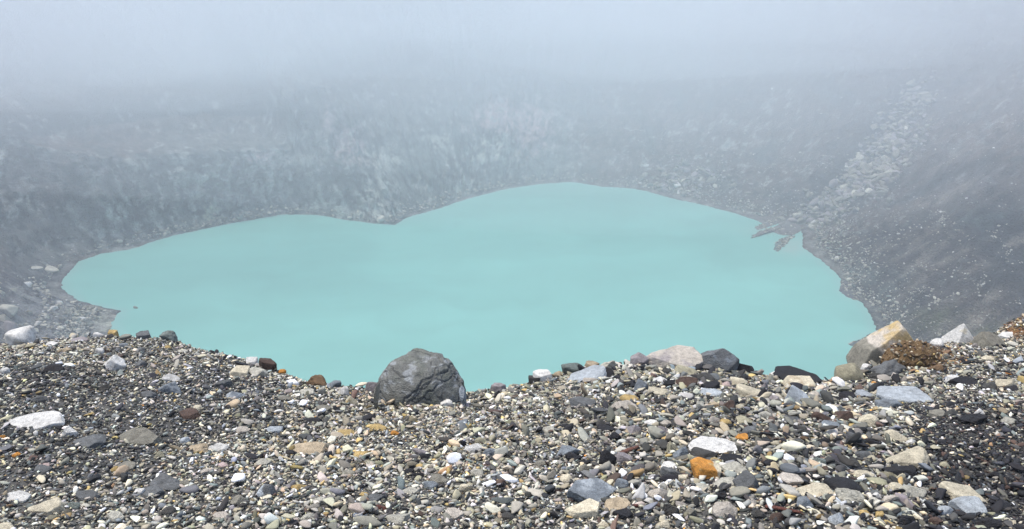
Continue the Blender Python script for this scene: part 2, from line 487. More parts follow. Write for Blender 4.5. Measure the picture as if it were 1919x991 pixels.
    Lv = Lv.reshape(-1, 3)
    lpx, lpy, _ = project(Lv)
    lc = np.tile(np.array([.198, .46, .40]), (len(Lv), 1))
    wv = fbm(Lv / np.array([55.0, 26.0, 1.0]) + .7 * fbm(Lv / 30.0, 3)[:, None], 4)
    lc = lc * (1 + .19 * wv[:, None])
    k = (sstep(4.5, 0, edge + 1.5 * fbm(Lv / 8.0, 3)) * .35)[:, None]
    lc = lc * (1 - k) + np.array([.28, .42, .40]) * k
    g = np.exp(-(((lpx - 1480) / 28) ** 2 + ((lpy - 462) / 16) ** 2))
    g = g + .8 * np.exp(-(((lpx - 1430) / 30) ** 2 + ((lpy - 432) / 9) ** 2)) + .5 * np.exp(-(((lpx - 1625) / 26) ** 2 + ((lpy - 648) / 12) ** 2)) + .5 * np.exp(-(((lpx - 1592) / 14) ** 2 + ((lpy - 548) / 12) ** 2))
    g = (np.clip(g * (1 + 1.2 * fbm(Lv / 5.0, 3)), 0, 1) * .6)[:, None]
    lc = lc * (1 - g) + np.array([.33, .42, .38]) * g
    lf_ = grid_faces(len(c3), NR, wrap=True)
    if sign < 0: lf_ = lf_[:, ::-1]
    lake = mesh_object('lake_water', Lv, lf_, lake_material(), lc, True, {'kind': 'structure'})
    return V, px, py, dep, hv_f

def lake_material():
    m = bpy.data.materials.new('milky_turquoise_water')
    m.use_nodes = True
    N, L = m.node_tree.nodes, m.node_tree.links
    b = N['Principled BSDF']
    at = N.new('ShaderNodeAttribute'); at.attribute_name = 'Col'
    L.new(at.outputs['Color'], b.inputs['Base Color'])
    b.inputs['Roughness'].default_value = 0.35
    b.inputs['IOR'].default_value = 1.33
    b.inputs['Specular IOR Level'].default_value = 0.4
    geo = N.new('ShaderNodeNewGeometry')
    n = N.new('ShaderNodeTexNoise'); n.inputs['Scale'].default_value = 1.5; n.inputs['Detail'].default_value = 4
    L.new(geo.outputs['Position'], n.inputs['Vector'])
    bp = N.new('ShaderNodeBump'); bp.inputs['Strength'].default_value = 0.12; bp.inputs['Distance'].default_value = 0.1
    L.new(n.outputs['Fac'], bp.inputs['Height']); L.new(bp.outputs[0], b.inputs['Normal'])
    return m

build_rim()
KV, KPX, KPY, KDEP, KH = build_crater()

# sandbars of the small delta on the right shore (low mounds lying in the water)
BARS = []
def sandbar(poly, h, col, label=None):
    P = at_height(np.array([p[0] for p in poly], float), np.array([p[1] for p in poly], float))
    c = P.mean(0)
    # resample the outline smoothly
    n = 160
    idx = np.linspace(0, len(P), n, endpoint=False)
    Pc = np.concatenate([P, P[:1]])
    O = np.stack([np.interp(idx, np.arange(len(Pc)), Pc[:, k]) for k in range(3)], -1)
    ker = np.hanning(7); ker /= ker.sum()
    for k in (0, 1):
        O[:, k] = np.convolve(np.concatenate([O[-6:, k], O[:, k], O[:6, k]]), ker, 'same')[6:-6]
    O[:, :2] += .35 * np.stack([fbm(O / 1.7, 3), fbm(O / 1.7 + 9, 3)], -1) * 2
    rings = [0, .25, .5, .7, .85, .95, 1.0, 1.06]
    V = []
    for q in rings:
        R_ = c + (O - c) * q
        R_[:, 2] = WATER + h * (1 - min(q, 1.0) ** 3) - (0.25 if q > 1 else 0.02 if q == 1 else 0)
        V.append(R_)
    V = np.stack(V, 1).reshape(-1, 3)
    V[:, 2] += 0.12 * fbm(V / 3.0, 3) * (h > 0)
    f = grid_faces(n, len(rings), wrap=True)
    cols = np.array(col) * (1 + .5 * fbm(V / 2.5, 4)[:, None])
    o = mesh_object('sandbar', V, f, M_SCREE, cols, True, {'kind': 'structure'})
    BARS.append(V[np.random.default_rng(int(poly[0][0])).choice(n * 7, 260)])
    return o
sandbar([(1392,404),(1425,404),(1458,406),(1488,408),(1496,416),(1470,416),(1448,422),(1432,428),(1420,431),(1416,427),(1430,419),(1420,414)], .6, (.15,.14,.135))
sandbar([(1478,414),(1502,412),(1508,422),(1500,434),(1486,441),(1466,441),(1448,435),(1432,436),(1418,444),(1409,446),(1411,441),(1428,432),(1448,427),(1462,419)], .8, (.15,.14,.135))
sandbar([(1452,456),(1466,446),(1482,441),(1488,444),(1478,452),(1466,462),(1457,472),(1450,468)], .35, (.13,.16,.15))
sandbar([(1572,545),(1580,524),(1604,520),(1624,534),(1640,548),(1628,562),(1604,562),(1586,556)], 1.2, (.10,.10,.105))
sandbar([(1588,646),(1612,637),(1632,628),(1652,622),(1668,640),(1660,652),(1626,652),(1606,650)], 1.0, (.085,.10,.10))

# ------------------------------------------------------------------ rocks
def rock_shape(seed, sub, planes=11, k=14, rough=0.05, squash=(1, 1, 1), freq=1.6, form=None, chips=26):
    g = np.random.default_rng(seed)
    D, Fc = ICO[sub]
    n = g.normal(size=(planes, 3)); d = g.uniform(.55, 1.0, planes)
    if form == 'wdg':
        n = np.array([(-.80, -.25, .60), (.80, -.30, .55), (.05, -.9, .42), (0, .85, .55), (-.4, .5, .3), (0, 0, -1)]) + g.normal(0, .09, (6, 3)); d = np.array([.5, .5, .55, .5, .8, .6])
    elif form == 'peak':
        n = np.array([(-.757, 0, .654), (-.949, -.1, .316), (.848, 0, .53), (1, 0, 0), (.12, -.95, .3), (-.3, -.9, .1), (0, 1, .3), (0, 0, -1)]) + g.normal(0, .02, (8, 3)); d = np.array([.465, .63, .742, 1, .62, .66, .7, 1])
    elif form == 'pyr':
        n = np.array([(-.884, -.1, .468), (.84, -.1, .543), (.1, -.85, .5), (0, .85, .5), (0, 0, -1)]) + g.normal(0, .03, (5, 3)); d = np.array([.556, .459, .6, .6, .9])
    elif form == 'blk':
        n = np.array([(-1, 0, .1), (1, -.1, 0), (0, -1, .25), (0, 1, 0), (0, -.15, 1), (0, 0, -1), (.7, -.7, .5), (-.6, -.5, .8)]) + g.normal(0, .17, (8, 3))
        d = np.array([.7, .72, .68, .7, .6, .6, .98, .98])
    elif form == 'slab':
        a = np.sort(g.uniform(0, 6.283, 7)) + np.linspace(0, 6.283, 7, endpoint=False) * 0
        n = np.concatenate([np.stack([np.cos(a), np.sin(a), g.normal(.1, .22, 7)], 1), [(.0, -.12, 1), (0, 0, -1)], g.normal(size=(3, 3))]); n[-5:-3] += g.normal(0, .09, (2, 3))
        d = np.concatenate([g.uniform(.65, 1.0, 7), [.5, .6], g.uniform(.85, 1, 3)])
    n = n / np.linalg.norm(n, axis=1)[:, None]
    if k > 12 and chips:                                            # small chipped facets on the corners
        m = g.normal(size=(26, 3)); m /= np.linalg.norm(m, axis=1)[:, None]
        n = np.concatenate([n, m]); d = np.concatenate([d, g.uniform(.97, 1.12, 26) * (1.3 if form in ('wdg', 'peak', 'pyr') else 1.12)])
    dots = np.clip(D @ n.T, 0, None) / d
    r = (np.sum(dots ** k, 1) + (0.62) ** k) ** (-1 / k)
    V = D * r[:, None]
    if rough:
        off = g.uniform(0, 300, 3)
        V = V * (1 + rough * fbm(V * freq + off, 4, .55)[:, None] * 1.8)
    # fill the unit box
    lo, hi = V.min(0), V.max(0)
    V = (V - (lo + hi) / 2) / ((hi - lo) / 2)
    return V * np.array(squash), Fc

STYLE = {  # sub, planes, k, rough
 'ang': (5, 9, 70, .045), 'blk': (5, 8, 60, .04), 'rnd': (4, 18, 14, .05), 'slab': (5, 10, 50, .06), 'crm': (5, 16, 12, .17), 'wdg': (5, 7, 60, .045)}

STONES = []      # (pixel box, object, colour key, shape key, landmark name)
FOOT = []        # footprints for the loose gravel to avoid
def add_stone(box, ckey, shape, label=None, short=None, roll=0.0, c2=None, depth=None, seed=None, name=None, sub=None, mat=None, sink=.37, hfix=None, k2=.5, form=None, side=None, hs=1.0):
    x0, y0, x1, y1 = box
    cx, cy = (x0 + x1) / 2, (y0 + y1) / 2
    w_px, h_px = x1 - x0, y1 - y0
    big = max(w_px, h_px)
    P, ok = hit_ground(cx, cy)
    if not ok: P = crest_point(cx, cy, 0)
    yield_d = (P[1] - CAM[1]) * CP - (P[2] - CAM[2]) * SP
    s = yield_d / F
    w = w_px * s
    dp = (depth or .75) * w
    va = math.radians(31)
    hh = (h_px * s) ** 2 - (dp * math.sin(va)) ** 2
    h = math.sqrt(hh) / math.cos(va) if hh > 0 else 0
    h = max(h, .42 * w if shape != 'slab' else .2 * w)
    if h * math.cos(va) > h_px * s * 1.0:
        h = h_px * s / math.cos(va) * .9
        dp = max(dp * .75, .5 * w)
    if hfix: h = hfix * w
    h *= hs
    lift = (0.5 - sink) * h
    Q, ok = hit_ground(cx, cy, lift)
    if not ok:
        Q = crest_point(cx, cy, 0)
        G = np.array([Q[0], Q[1], float(ground_z(Q[0], Q[1]))]); gpy = float(project(G)[1])
        h = max(gpy - y0, .35 * h_px) * s / math.cos(math.radians(26)) / (1 - sink * .6)
        if big < 60: h = min(h, .8 * w)
        Q[2] = float(ground_z(Q[0], Q[1])) + (.5 - sink * .6) * h
    else:
        yc = float(np.interp(Q[0], CX[:, 0], CX[:, 1])) + .05
        if Q[1] > yc:
            d = ray(cx, cy); Q = CAM + d * (yc / d[1])
    seed = seed if seed is not None else int(cx * 7 + cy * 13)
    sb, pl, kk, ro = STYLE[shape]
    if sub: sb = sub
    elif big < 22: sb = 3
    elif big < 32: sb = 4
    V, Fc = rock_shape(seed, sb, pl, kk, ro, form=form or shape if shape in ('wdg', 'blk', 'slab') else None)
    h = h if ok else h * hs
    V = V * np.array([w / 2, dp / 2, h / 2])
    # the hidden foot reaches a little into the ground
    V[:, 2] = np.where(V[:, 2] < 0, V[:, 2] * 1.25, V[:, 2])
    a = math.radians(roll); ca, sa = math.cos(a), math.sin(a)
    X, Z = V[:, 0] * ca - V[:, 2] * sa, V[:, 0] * sa + V[:, 2] * ca
    if roll and abs(roll) > 14 and h < w:
        # keep the picture box after tilting
        kx = (w / 2) / max(np.abs(X).max(), 1e-6); kz = ((h + w * abs(sa)) / 2) / max(np.abs(Z).max(), 1e-6)
        X, Z = X * kx, Z
    V[:, 0], V[:, 2] = X, Z
    g = np.random.default_rng(seed + 1)
    base = np.array(C[ckey]) * g.uniform(.78, 1.02)
    n1 = fbm(V / (w * .35) + g.uniform(0, 90, 3), 4)
    cols = np.tile(base, (len(V), 1)) * (1 + .28 * n1[:, None])
    sec = np.array(C[c2]) if c2 else base * g.uniform(.55, .8) + np.array([.01, .005, 0])
    m = (sstep(.0, .35, fbm(V / (w * .3) + g.uniform(0, 90, 3), 3) + (k2 - .5)) * (.85 if c2 else .5))[:, None]
    cols = cols * (1 - m) + sec * m
    if side:
        q = V[:, 0] / (w / 2) * side[0] + .35 * fbm(V / (w * .35) + 5, 3) + .25 * V[:, 2] / (h / 2) * side[0]
        m = (sstep(side[1], side[1] + .08, q))[:, None]
        cols = cols * (1 - m) + np.array(C[side[2]]) * (1 + .3 * n1[:, None]) * m
    nm = name or ('boulder' if big >= 95 else 'rock' if big >= 36 else 'stone')
    o = mesh_object(nm, V, Fc, mat or M_STONE, cols, shape == 'rnd', {'category': 'boulder' if nm == 'boulder' else nm})
    o.location = Q
    if label: o['label'] = label
    STONES.append(dict(box=box, o=o, col=ckey, shape=shape, short=short, label=label, big=big, c2=c2, w=w_px))
    FOOT.append((Q[0], Q[1], w * .46, dp * .46, Q[2] + h * .2))
    return o

CAT = '''
5 617 62 646 white rnd|big chalky white boulder rounded on top at the far left of the crest|the white boulder at the left end of the crest
127 619 145 628 cream blk
135 630 170 646 mauve slab
174 618 195 631 white ang
198 617 221 634 ochre blk|pale yellow block standing on the left crest against the lake edge|the yellow block on the left crest
252 623 285 630 slate slab
298 621 333 640 green crm|dark green mossy lump sticking out of the crest left of the lake|the mossy lump
104 648 136 667 tan crm
85 640 110 652 white slab
86 682 123 705 black ang|black angular rock below the left crest|the black rock below the left crest
180 652 196 668 white slab 0
196 670 231 704 white slab -42|thin white splinter lying slantwise on the left slope|the white splinter
184 651 207 667 brown wdg
224 642 242 656 blue crm
246 651 271 665 slate rnd
250 675 275 691 slate crm
0 690 18 706 white slab
307 647 322 657 ochre ang
331 655 352 662 pale slab
458 669 483 689 white blk|white cube-like stone on the crest left of the brown slab|the white cube-like stone
431 688 468 715 cream blk|cream block with a shadowed underside below the white cube-like stone|the cream block on the left slope
464 690 502 717 pale ang
484 671 521 690 brown slab|dark brown slab lying on the crest left of the lake|the dark brown slab
521 681 536 696 orange rnd
301 715 342 746 blue crm|crumbling blue grey rock in the dark grit of the left slope|the crumbling blue rock
305 703 337 720 white slab -20
402 711 434 736 slate crm
415 729 460 753 paleblue wdg|pale bluish triangular slab on the left slope|the bluish triangle
265 733 292 752 slate crm
336 768 376 789 brown slab|flat dark brown rock with a pale stone resting above it|the flat brown rock
360 760 378 771 cream slab
18 780 122 810 white slab|long white slab lying flat at the left edge|the long white slab
116 799 149 826 white ang -25|white broken lump at the right end of the long white slab
137 818 196 847 slate ang|dark slate rock humped just right of the long white slab|the slate hump
218 807 304 834 grey slab|wide flaky grey slab half buried in gravel on the left|the flaky grey slab
336 819 356 836 paleblue ang
353 832 392 856 tan crm
388 834 431 849 white slab
22 848 38 860 orange rnd
0 815 11 825 orange ang
70 870 95 878 pink slab
66 872 99 890 slate blk
216 867 254 884 grey slab
208 874 223 889 ochre rnd
285 896 346 920 slate crm|low blue grey hump in gravel at lower left|the low blue grey hump
139 920 187 943 slate slab
8 924 57 941 white slab 0|bright white flat stone near the lower left corner|the bright white flat stone
250 916 270 929 white blk
60 937 121 969 cream slab|broad cream slab at lower left|the broad cream slab
126 940 152 958 green rnd
-8 978 30 998 cream rnd
261 913 306 933 slate slab
374 876 399 893 beige ang
407 867 430 879 pink slab
287 846 309 863 khaki rnd
574 703 619 732 rust crm|rusty crumbling clump on the crest left of the dome boulder|the rusty clump on the crest
616 711 641 731 blue crm
594 726 610 746 pale blk
633 724 659 748 white ang 25
642 741 673 765 cream wdg 0|cream wedge with a yellow foot left of the dome boulder|the cream wedge
675 777 706 796 black ang
691 792 724 812 ochre crm|ochre crumbly clump below the dome boulder|the ochre clump
731 806 751 819 orange crm
569 783 603 798 black slab
684 689 722 730 mauve ang|brownish rock leaning behind the left flank of the dome boulder|the brownish leaning rock
777 739 804 770 mauve ang|mauve grey pointed stone standing against the foot of the dome boulder|the mauve pointed stone
738 736 771 761 grey rnd
752 751 767 767 cream rnd
824 749 849 769 white ang
856 787 878 801 blue rnd
918 719 950 731 mauve slab
852 822 877 842 black wdg
867 831 906 853 white ang|irregular white rock lying below and right of the dome boulder|the irregular white rock
889 819 913 838 khaki ang
904 839 932 860 blue crm
625 806 666 822 ochre slab
481 904 518 944 paleblue rnd|upright rounded rock, pale on the left half and slate blue on the right|the upright two-tone rock
538 904 579 922 ochre wdg|ochre wedge right of the upright two-tone rock|the ochre wedge
543 838 610 851 tan slab|long flat tan sliver across the gravel left of centre|the long tan sliver
660 847 691 861 ochre slab
754 880 776 893 black slab
769 883 794 902 black wdg 30
792 876 813 894 white wdg
800 889 842 914 grey slab|striped grey slab at bottom centre|the striped grey slab
793 904 821 921 blue slab
857 904 886 928 cream rnd|round cream stone at bottom centre|the round cream stone
750 914 787 931 pale slab
722 962 768 986 pale ang|pale grey rock near the bottom edge of the picture left of centre|the pale grey rock at the bottom
832 955 872 977 beige slab
671 921 691 933 ochre ang
815 829 837 852 black crm
773 839 801 859 mauve crm
585 931 614 951 pale crm
690 927 722 946 slate ang
704 944 727 960 red crm
998 696 1037 713 white slab
990 701 1020 719 dark ang
1035 689 1054 708 tan rnd
1052 681 1092 705 green rnd|smooth greenish grey oval rock on the crest right of centre|the greenish oval rock
1079 672 1101 691 white ang
1094 676 1124 693 tan slab
1120 664 1159 692 pale crm|pale grey crystalline rock on the crest right of centre|the pale crystalline rock
1179 660 1216 682 mauve ang
1197 656 1322 702 beige slab|huge flat cream and pinkish slab on the crest left of the blue grey boulder|the huge cream slab
1271 674 1310 694 white slab 0
1312 655 1389 696 slate ang|blue grey veined boulder sitting on the crest right of the huge cream slab|the blue grey crest boulder
1373 678 1415 711 black ang|black angular boulder beside the blue grey crest boulder|the black crest boulder
1114 689 1153 717 black ang|black angular rock resting on a pale blue slab under the crest|the black rock on the pale blue slab
1060 692 1142 724 paleblue slab 12|long pale blue slab sloping under the crest right of centre|the long pale blue slab
1092 705 1121 723 beige rnd
1258 686 1311 714 khaki ang
1241 691 1259 707 dark blk
1242 713 1266 733 black blk
1342 676 1369 693 cream ang
1344 689 1372 704 cream crm
1299 683 1319 701 black ang
1186 710 1217 744 blue ang|tall bluish faceted stone below the huge cream slab|the bluish faceted stone
1214 728 1253 748 cream blk|cream block right of the bluish faceted stone|the cream block right of centre
1268 706 1308 733 brown ang
1304 699 1342 724 dark ang
1312 716 1351 738 black slab
1347 716 1372 734 pink crm
1379 720 1433 757 cream rnd|large smooth cream boulder under the right part of the crest|the smooth cream boulder
1365 706 1400 728 cream ang
1422 714 1442 739 mauve wdg
1308 731 1358 749 paleblue slab
1223 706 1252 723 white ang
1161 739 1197 757 ochre ang
1168 734 1197 752 white slab -28
1066 745 1117 772 slate ang|long slate rock with a black end right of centre|the long slate rock
1146 749 1197 777 beige slab -15
1325 751 1350 771 tan crm
1354 751 1384 777 brown crm
1377 756 1395 774 cream rnd
1301 752 1320 775 pale blk
1154 779 1174 793 cream blk
1164 792 1211 819 mauve wdg|grey wedge with an orange brown left face|the grey wedge with the orange face
1118 795 1157 813 black slab
1140 809 1164 834 black rnd
1218 796 1257 822 mauve ang -20
1207 787 1233 801 white slab
1237 788 1261 806 beige rnd
1324 779 1350 801 beige ang
1347 786 1372 803 ochre rnd
1391 799 1418 819 slate rnd
1379 781 1414 802 khaki ang
1376 814 1403 829 orange slab
1277 772 1294 784 white wdg
1316 789 1331 803 black ang
1291 822 1387 860 white slab|broad white slab behind the orange rock|the broad white slab
1348 853 1392 874 black slab
1290 839 1347 868 dark ang
1240 824 1276 856 khaki wdg 15
1259 836 1293 872 blue ang|speckled blue grey stone left of the broad white slab|the speckled blue grey stone
1295 864 1352 910 orange blk|bright orange rock with a cream right edge, the only one of its colour this big|the orange rock
1350 869 1402 894 pale slab
1329 896 1382 919 pale slab 8
1366 892 1424 928 slate slab 25|dark slate bar lying slantwise right of the orange rock|the slate bar
1210 862 1239 891 cream wdg|creamy yellow wedge standing left of the orange rock|the creamy wedge
1234 867 1272 884 white slab
1237 877 1274 906 slate ang
1269 889 1291 908 cream blk
1121 844 1155 888 black rnd|tall shiny black domed rock left of the creamy wedge|the black domed rock
1041 834 1087 863 blue ang
1058 847 1092 869 black crm
1149 849 1187 875 mauve slab -25
1047 890 1075 909 cream ang
1074 896 1086 908 cream rnd
1059 902 1159 952 blue slab -18|large pale blue grey slab behind the tan faceted rock|the large blue grey slab
1057 936 1126 981 cream ang|tan faceted rock in front of the large blue grey slab|the tan faceted rock
1128 940 1184 955 tan slab 6
1148 896 1182 927 blue ang
1193 904 1224 924 pale wdg
1211 909 1263 941 beige wdg|translucent tan pointed rock below the creamy wedge|the translucent tan rock
1299 907 1330 922 pale slab
1148 955 1188 977 black slab
1242 943 1273 977 dark crm
1228 975 1255 995 cream ang
1118 976 1142 996 cream rnd
1333 943 1383 975 beige crm
1334 920 1362 940 black crm
1184 943 1197 957 red rnd
1602 606 1727 694 beige wdg|huge tan boulder with a pointed top and orange stain at the right of the lake|the pointed tan boulder
1772 607 1837 646 white wdg|white pyramid shaped boulder on the right crest|the white pyramid
1829 625 1882 662 grey slab -12|grey flat sided rock right of the white pyramid|the grey flat sided rock
1872 621 1907 636 white slab 12
1741 638 1770 655 white slab 15
1562 684 1622 716 khaki rnd|olive tan rock under the left foot of the pointed tan boulder|the olive tan rock
1611 683 1634 695 white slab
1638 677 1702 716 slate crm|rough blue grey rock in front of the pointed tan boulder|the rough blue grey rock
1734 682 1768 702 rust crm
1628 699 1662 726 dark crm
1837 665 1863 679 cream rnd
1768 701 1804 725 white crm
1780 709 1834 727 black slab
1864 708 1902 734 cream slab 30
1878 721 1912 739 black crm
1841 717 1872 737 dark crm
1644 726 1742 766 paleblue slab 0|wide pale blue white slab under the right crest|the wide pale slab
1640 744 1690 774 blue rnd|blue grey stone against the lower left side of the wide pale slab
1598 731 1640 752 paleblue slab
1566 734 1602 757 black ang
1596 744 1624 768 grey rnd
1468 730 1524 774 paleblue ang -25|pale blue rock sloping down to the right under the crest|the sloping pale blue rock
1468 707 1525 740 cream blk|cream block with brown veins on the crest|the veined cream block
1444 696 1546 717 black slab -6|long black arched slab along the crest|the long black crest slab
1441 698 1477 713 white slab 12
1511 734 1534 755 beige blk
1529 733 1557 755 blue rnd
1520 769 1557 797 brown rnd|chocolate brown rounded rock, left one of a brown pair|the left brown rock
1558 769 1600 798 brown ang|near black brown rock, right one of a brown pair|the right brown rock
1605 778 1647 807 cream ang 25|cream rock tilted up to the left right of the brown pair|the tilted cream rock
1532 789 1577 807 blue slab
1548 759 1577 777 cream rnd
1574 759 1601 776 tan ang
1824 766 1847 781 white slab -30
1798 774 1852 802 black crm
1873 782 1902 802 pale crm
1660 806 1706 837 cream rnd|cream white rounded rock right of centre in the black stones|the rounded cream rock
1696 821 1721 837 white wdg
1655 842 1740 884 cream ang 14|pale yellow crystalline rock lying across black stones|the pale yellow rock
1653 870 1716 902 black ang
1768 914 1849 953 cream blk|large cream block with a flat face at lower right|the large cream block
1786 937 1841 972 paleblue blk|pale blue white block in front of the large cream block|the pale blue block
1689 911 1736 937 pale ang|pale grey angular rock left of the large cream block|the pale angular rock
1569 917 1619 953 pale crm|knobbly whitish grey rock at the bottom right|the knobbly whitish rock
1486 906 1563 935 cream slab|long tan and white slab left of the knobbly whitish rock|the long tan and white slab
1490 928 1524 962 blue ang
1455 888 1502 916 beige ang
1549 896 1614 928 black rnd|smooth black boulder above the knobbly whitish rock|the smooth black boulder
1596 883 1638 902 cream slab
1651 881 1681 904 khaki crm
1659 904 1693 924 cream ang
1630 921 1654 941 white ang
1626 931 1656 950 pale rnd
1651 922 1687 952 beige crm
1548 958 1592 988 paleblue wdg|pale bluish wedge near the bottom edge|the pale bluish wedge
1594 971 1622 989 cream rnd
1608 956 1630 970 ochre ang
1880 971 1910 994 cream wdg -30
1828 965 1884 1000 black crm
1789 829 1804 840 white rnd
1759 866 1779 881 khaki rnd
1528 819 1557 840 black crm
1560 819 1578 838 black rnd
1678 963 1718 994 black crm
1740 969 1767 987 brown rnd
1755 949 1787 970 paleblue ang
1639 959 1656 972 ochre blk
1420 770 1446 790 pale ang
1436 742 1462 760 mauve crm
1470 778 1500 798 slate ang
1490 800 1522 818 dark crm
1430 860 1458 880 black ang
1468 850 1500 872 grey ang
1600 845 1632 866 slate rnd
1620 820 1650 842 black ang
1580 860 1612 882 dark crm
1520 858 1548 880 green rnd
1740 770 1772 790 grey slab
1850 880 1884 904 black crm
1795 880 1826 900 dark crm
1860 940 1896 962 black ang
1408 955 1436 975 dark ang
1440 960 1470 984 brown crm
1280 950 1306 972 grey ang
1395 935 1420 952 beige rnd
1010 800 1040 816 pale slab
1000 860 1028 878 grey rnd
960 790 984 806 grey ang
930 890 960 908 slate slab
1010 950 1040 972 grey crm
940 960 972 980 dark ang
880 880 906 896 pale ang
640 880 668 898 grey slab
560 960 592 980 pale crm
430 930 460 950 grey ang
400 960 430 980 beige slab
300 950 330 970 dark rnd
200 960 232 982 pale ang
520 740 548 756 grey ang
560 730 590 746 pale slab
590 760 622 778 grey slab
720 850 748 866 grey rnd
440 800 468 816 beige rnd
500 800 530 816 paleblue slab
180 720 206 736 dark crm
60 740 90 758 slate ang
480 860 508 876 pale ang
330 900 356 916 grey rnd
1080 870 1106 886 grey crm
'''
for line in CAT.strip().split('\n'):
    parts = line.split('|')
    a = parts[0].split()
    box = tuple(float(v) for v in a[:4])
    roll = float(a[6]) if len(a) > 6 else 0.0
    kw = {}
    if parts[0].startswith('1444 696'): kw = dict(hs=.6)
    if parts[0].startswith('1197 656'): kw = dict(c2='mauve', sub=5, depth=.6, hs=.72)
    if parts[0].startswith('1312 655'): kw = dict(c2='blue', sub=5, mat=M_FLAKY)
    if parts[0].startswith('1602 606'): kw = dict(c2='ochre', sub=5, depth=.6, k2=.62, form='peak', side=(-1, .40, 'grey'))
    if parts[0].startswith('1772 607'): kw = dict(c2='cream', k2=.3, sub=5, form='pyr')
    if parts[0].startswith('1295 864'): kw = dict(c2='ochre', k2=.35, sub=5, side=(1, .62, 'cream'))
    if parts[0].startswith('1059 902'): kw = dict(c2='paleblue', sub=5)
    if parts[0].startswith('481 904'): kw = dict(side=(1, -.05, 'slate'))
    if parts[0].startswith('642 741'): kw = dict(c2='ochre')
    if parts[0].startswith('1164 792'): kw = dict(side=(-1, .45, 'tan'))
    if parts[0].startswith('1057 936'): kw = dict(c2='tan', sub=5, k2=.4)
    if parts[0].startswith('1468 707'): kw = dict(c2='tan')
    if parts[0].startswith('1486 906'): kw = dict(c2='tan')
    if box[2] - box[0] > 70: kw['sub'] = 6
    add_stone(box, a[4], a[5], parts[1] if len(parts) > 1 else None, parts[2] if len(parts) > 2 else None, roll, **kw)

# ------------------------------------------------------------------ the dome boulder, its slabs
def anchor(cx, ybase, lift=0.0):
    P, ok = hit_ground(cx, ybase, lift)
    if not ok: P = crest_point(cx, ybase, 0)
    dep = (P[1] - CAM[1]) * CP - (P[2] - CAM[2]) * SP
    return P, dep / F

def dome_boulder():
    P, s = anchor(787, 752)
    W, H = 164 * s, 80 * s / math.cos(math.radians(30))
    D, Fc = ICO[7]
    g = np.random.default_rng(5)
    warp = np.stack([fbm(D * 1.6 + 3 * k, 3) for k in range(3)], -1)
    Dw = D + .22 * warp
    seeds = g.normal(size=(46, 3)); seeds /= np.linalg.norm(seeds, axis=1)[:, None]
    seeds[:, 2] *= 1.25
    st = np.array([1.0, 1.0, 1.45])
    dist = np.stack([np.linalg.norm((Dw - q) * st, axis=1) for q in seeds], 1)
    so = np.sort(dist, 1); cell = np.argmin(dist, 1)
    edge = so[:, 1] - so[:, 0]
    off = g.uniform(-.03, .03, 46)[cell]
    # a rounded dome broken by a few wavy fractures, plates standing a little proud of each other
    p_ = 2.25
    r = (np.abs(D) ** p_).sum(1) ** (-1 / p_) * .97
    crack = np.zeros(len(D))
    for j in range(34):
        nn = g.normal(size=3) * np.array([1, 1, 1.3]); nn /= np.linalg.norm(nn)
        s_ = D @ nn - g.uniform(-.75, .75) + .16 * fbm(D * 2.0 + 13 * j, 4) + .05 * fbm(D * 7 + j, 3)
        part = sstep(-.15, .15, noise(D * 1.7 + 31 * j))            # each fracture dies out
        r = r + part * g.uniform(.006, .022) * g.choice([-1, 1]) * sstep(-.006, .006, s_)
        cr = part * np.exp(-(s_ / .014) ** 2); crack = np.maximum(crack, cr)
    r = r - .03 * crack + .010 * fbm(D * 1.7 + 9, 3) + .008 * fbm(D * 7 + 2, 4) + off * .5 * sstep(.45, .85, D[:, 2])
    top = sstep(.72, .95, D[:, 2])
    V = D * r[:, None]
    V = V * np.array([W / 2 / 1.03, W / 2 * .92, 1.0])
    zz = D[:, 2] * r
    V[:, 2] = np.where(zz > 0, zz * H * .97, zz * H * .35)
    # flanks rise steeply out of the gravel
    k = 1 + .06 * sstep(.35, 0, D[:, 2])
    V[:, 0] *= k; V[:, 1] *= k
    V[:, 0] += .0 * (zz > 0) * zz
    base = np.array([.165, .167, .150])
    patch = fbm(V / .06 + 4, 4); p2 = fbm(V / np.array([.10, .10, .03]) + 30, 4)
    col = base * (1 + .30 * patch[:, None] + .22 * p2[:, None])
    k = (sstep(.12, .4, p2 + .3 * patch) * .7)[:, None]; col = col * (1 - k) + np.array([.36, .38, .39]) * k
    k = (sstep(-.1, .35, fbm(V / .14 + 60, 3)) * .4)[:, None]; col = col * (1 - k) + np.array([.15, .165, .125]) * k
    k = (crack * .9)[:, None]; col = col * (1 - k) + np.array([.05, .055, .06]) * k
    o = mesh_object('boulder', V, Fc, M_FLAKY, col, False, {'category': 'boulder'})
    o.location = (P[0], P[1] + W * .10, P[2] - .015)
    o['label'] = 'dark grey dome shaped boulder with cracked flaky skin standing on the crest against the lake'
    STONES.append(dict(box=(703, 654, 872, 770), o=o, col='slate', shape='dome', short='the dome boulder', label=o['label'], big=170, c2=None, w=170))
    FOOT.append((o.location.x, o.location.y, W * .43, W * .40, 9))
    return o, s
DOME, DS = dome_boulder()

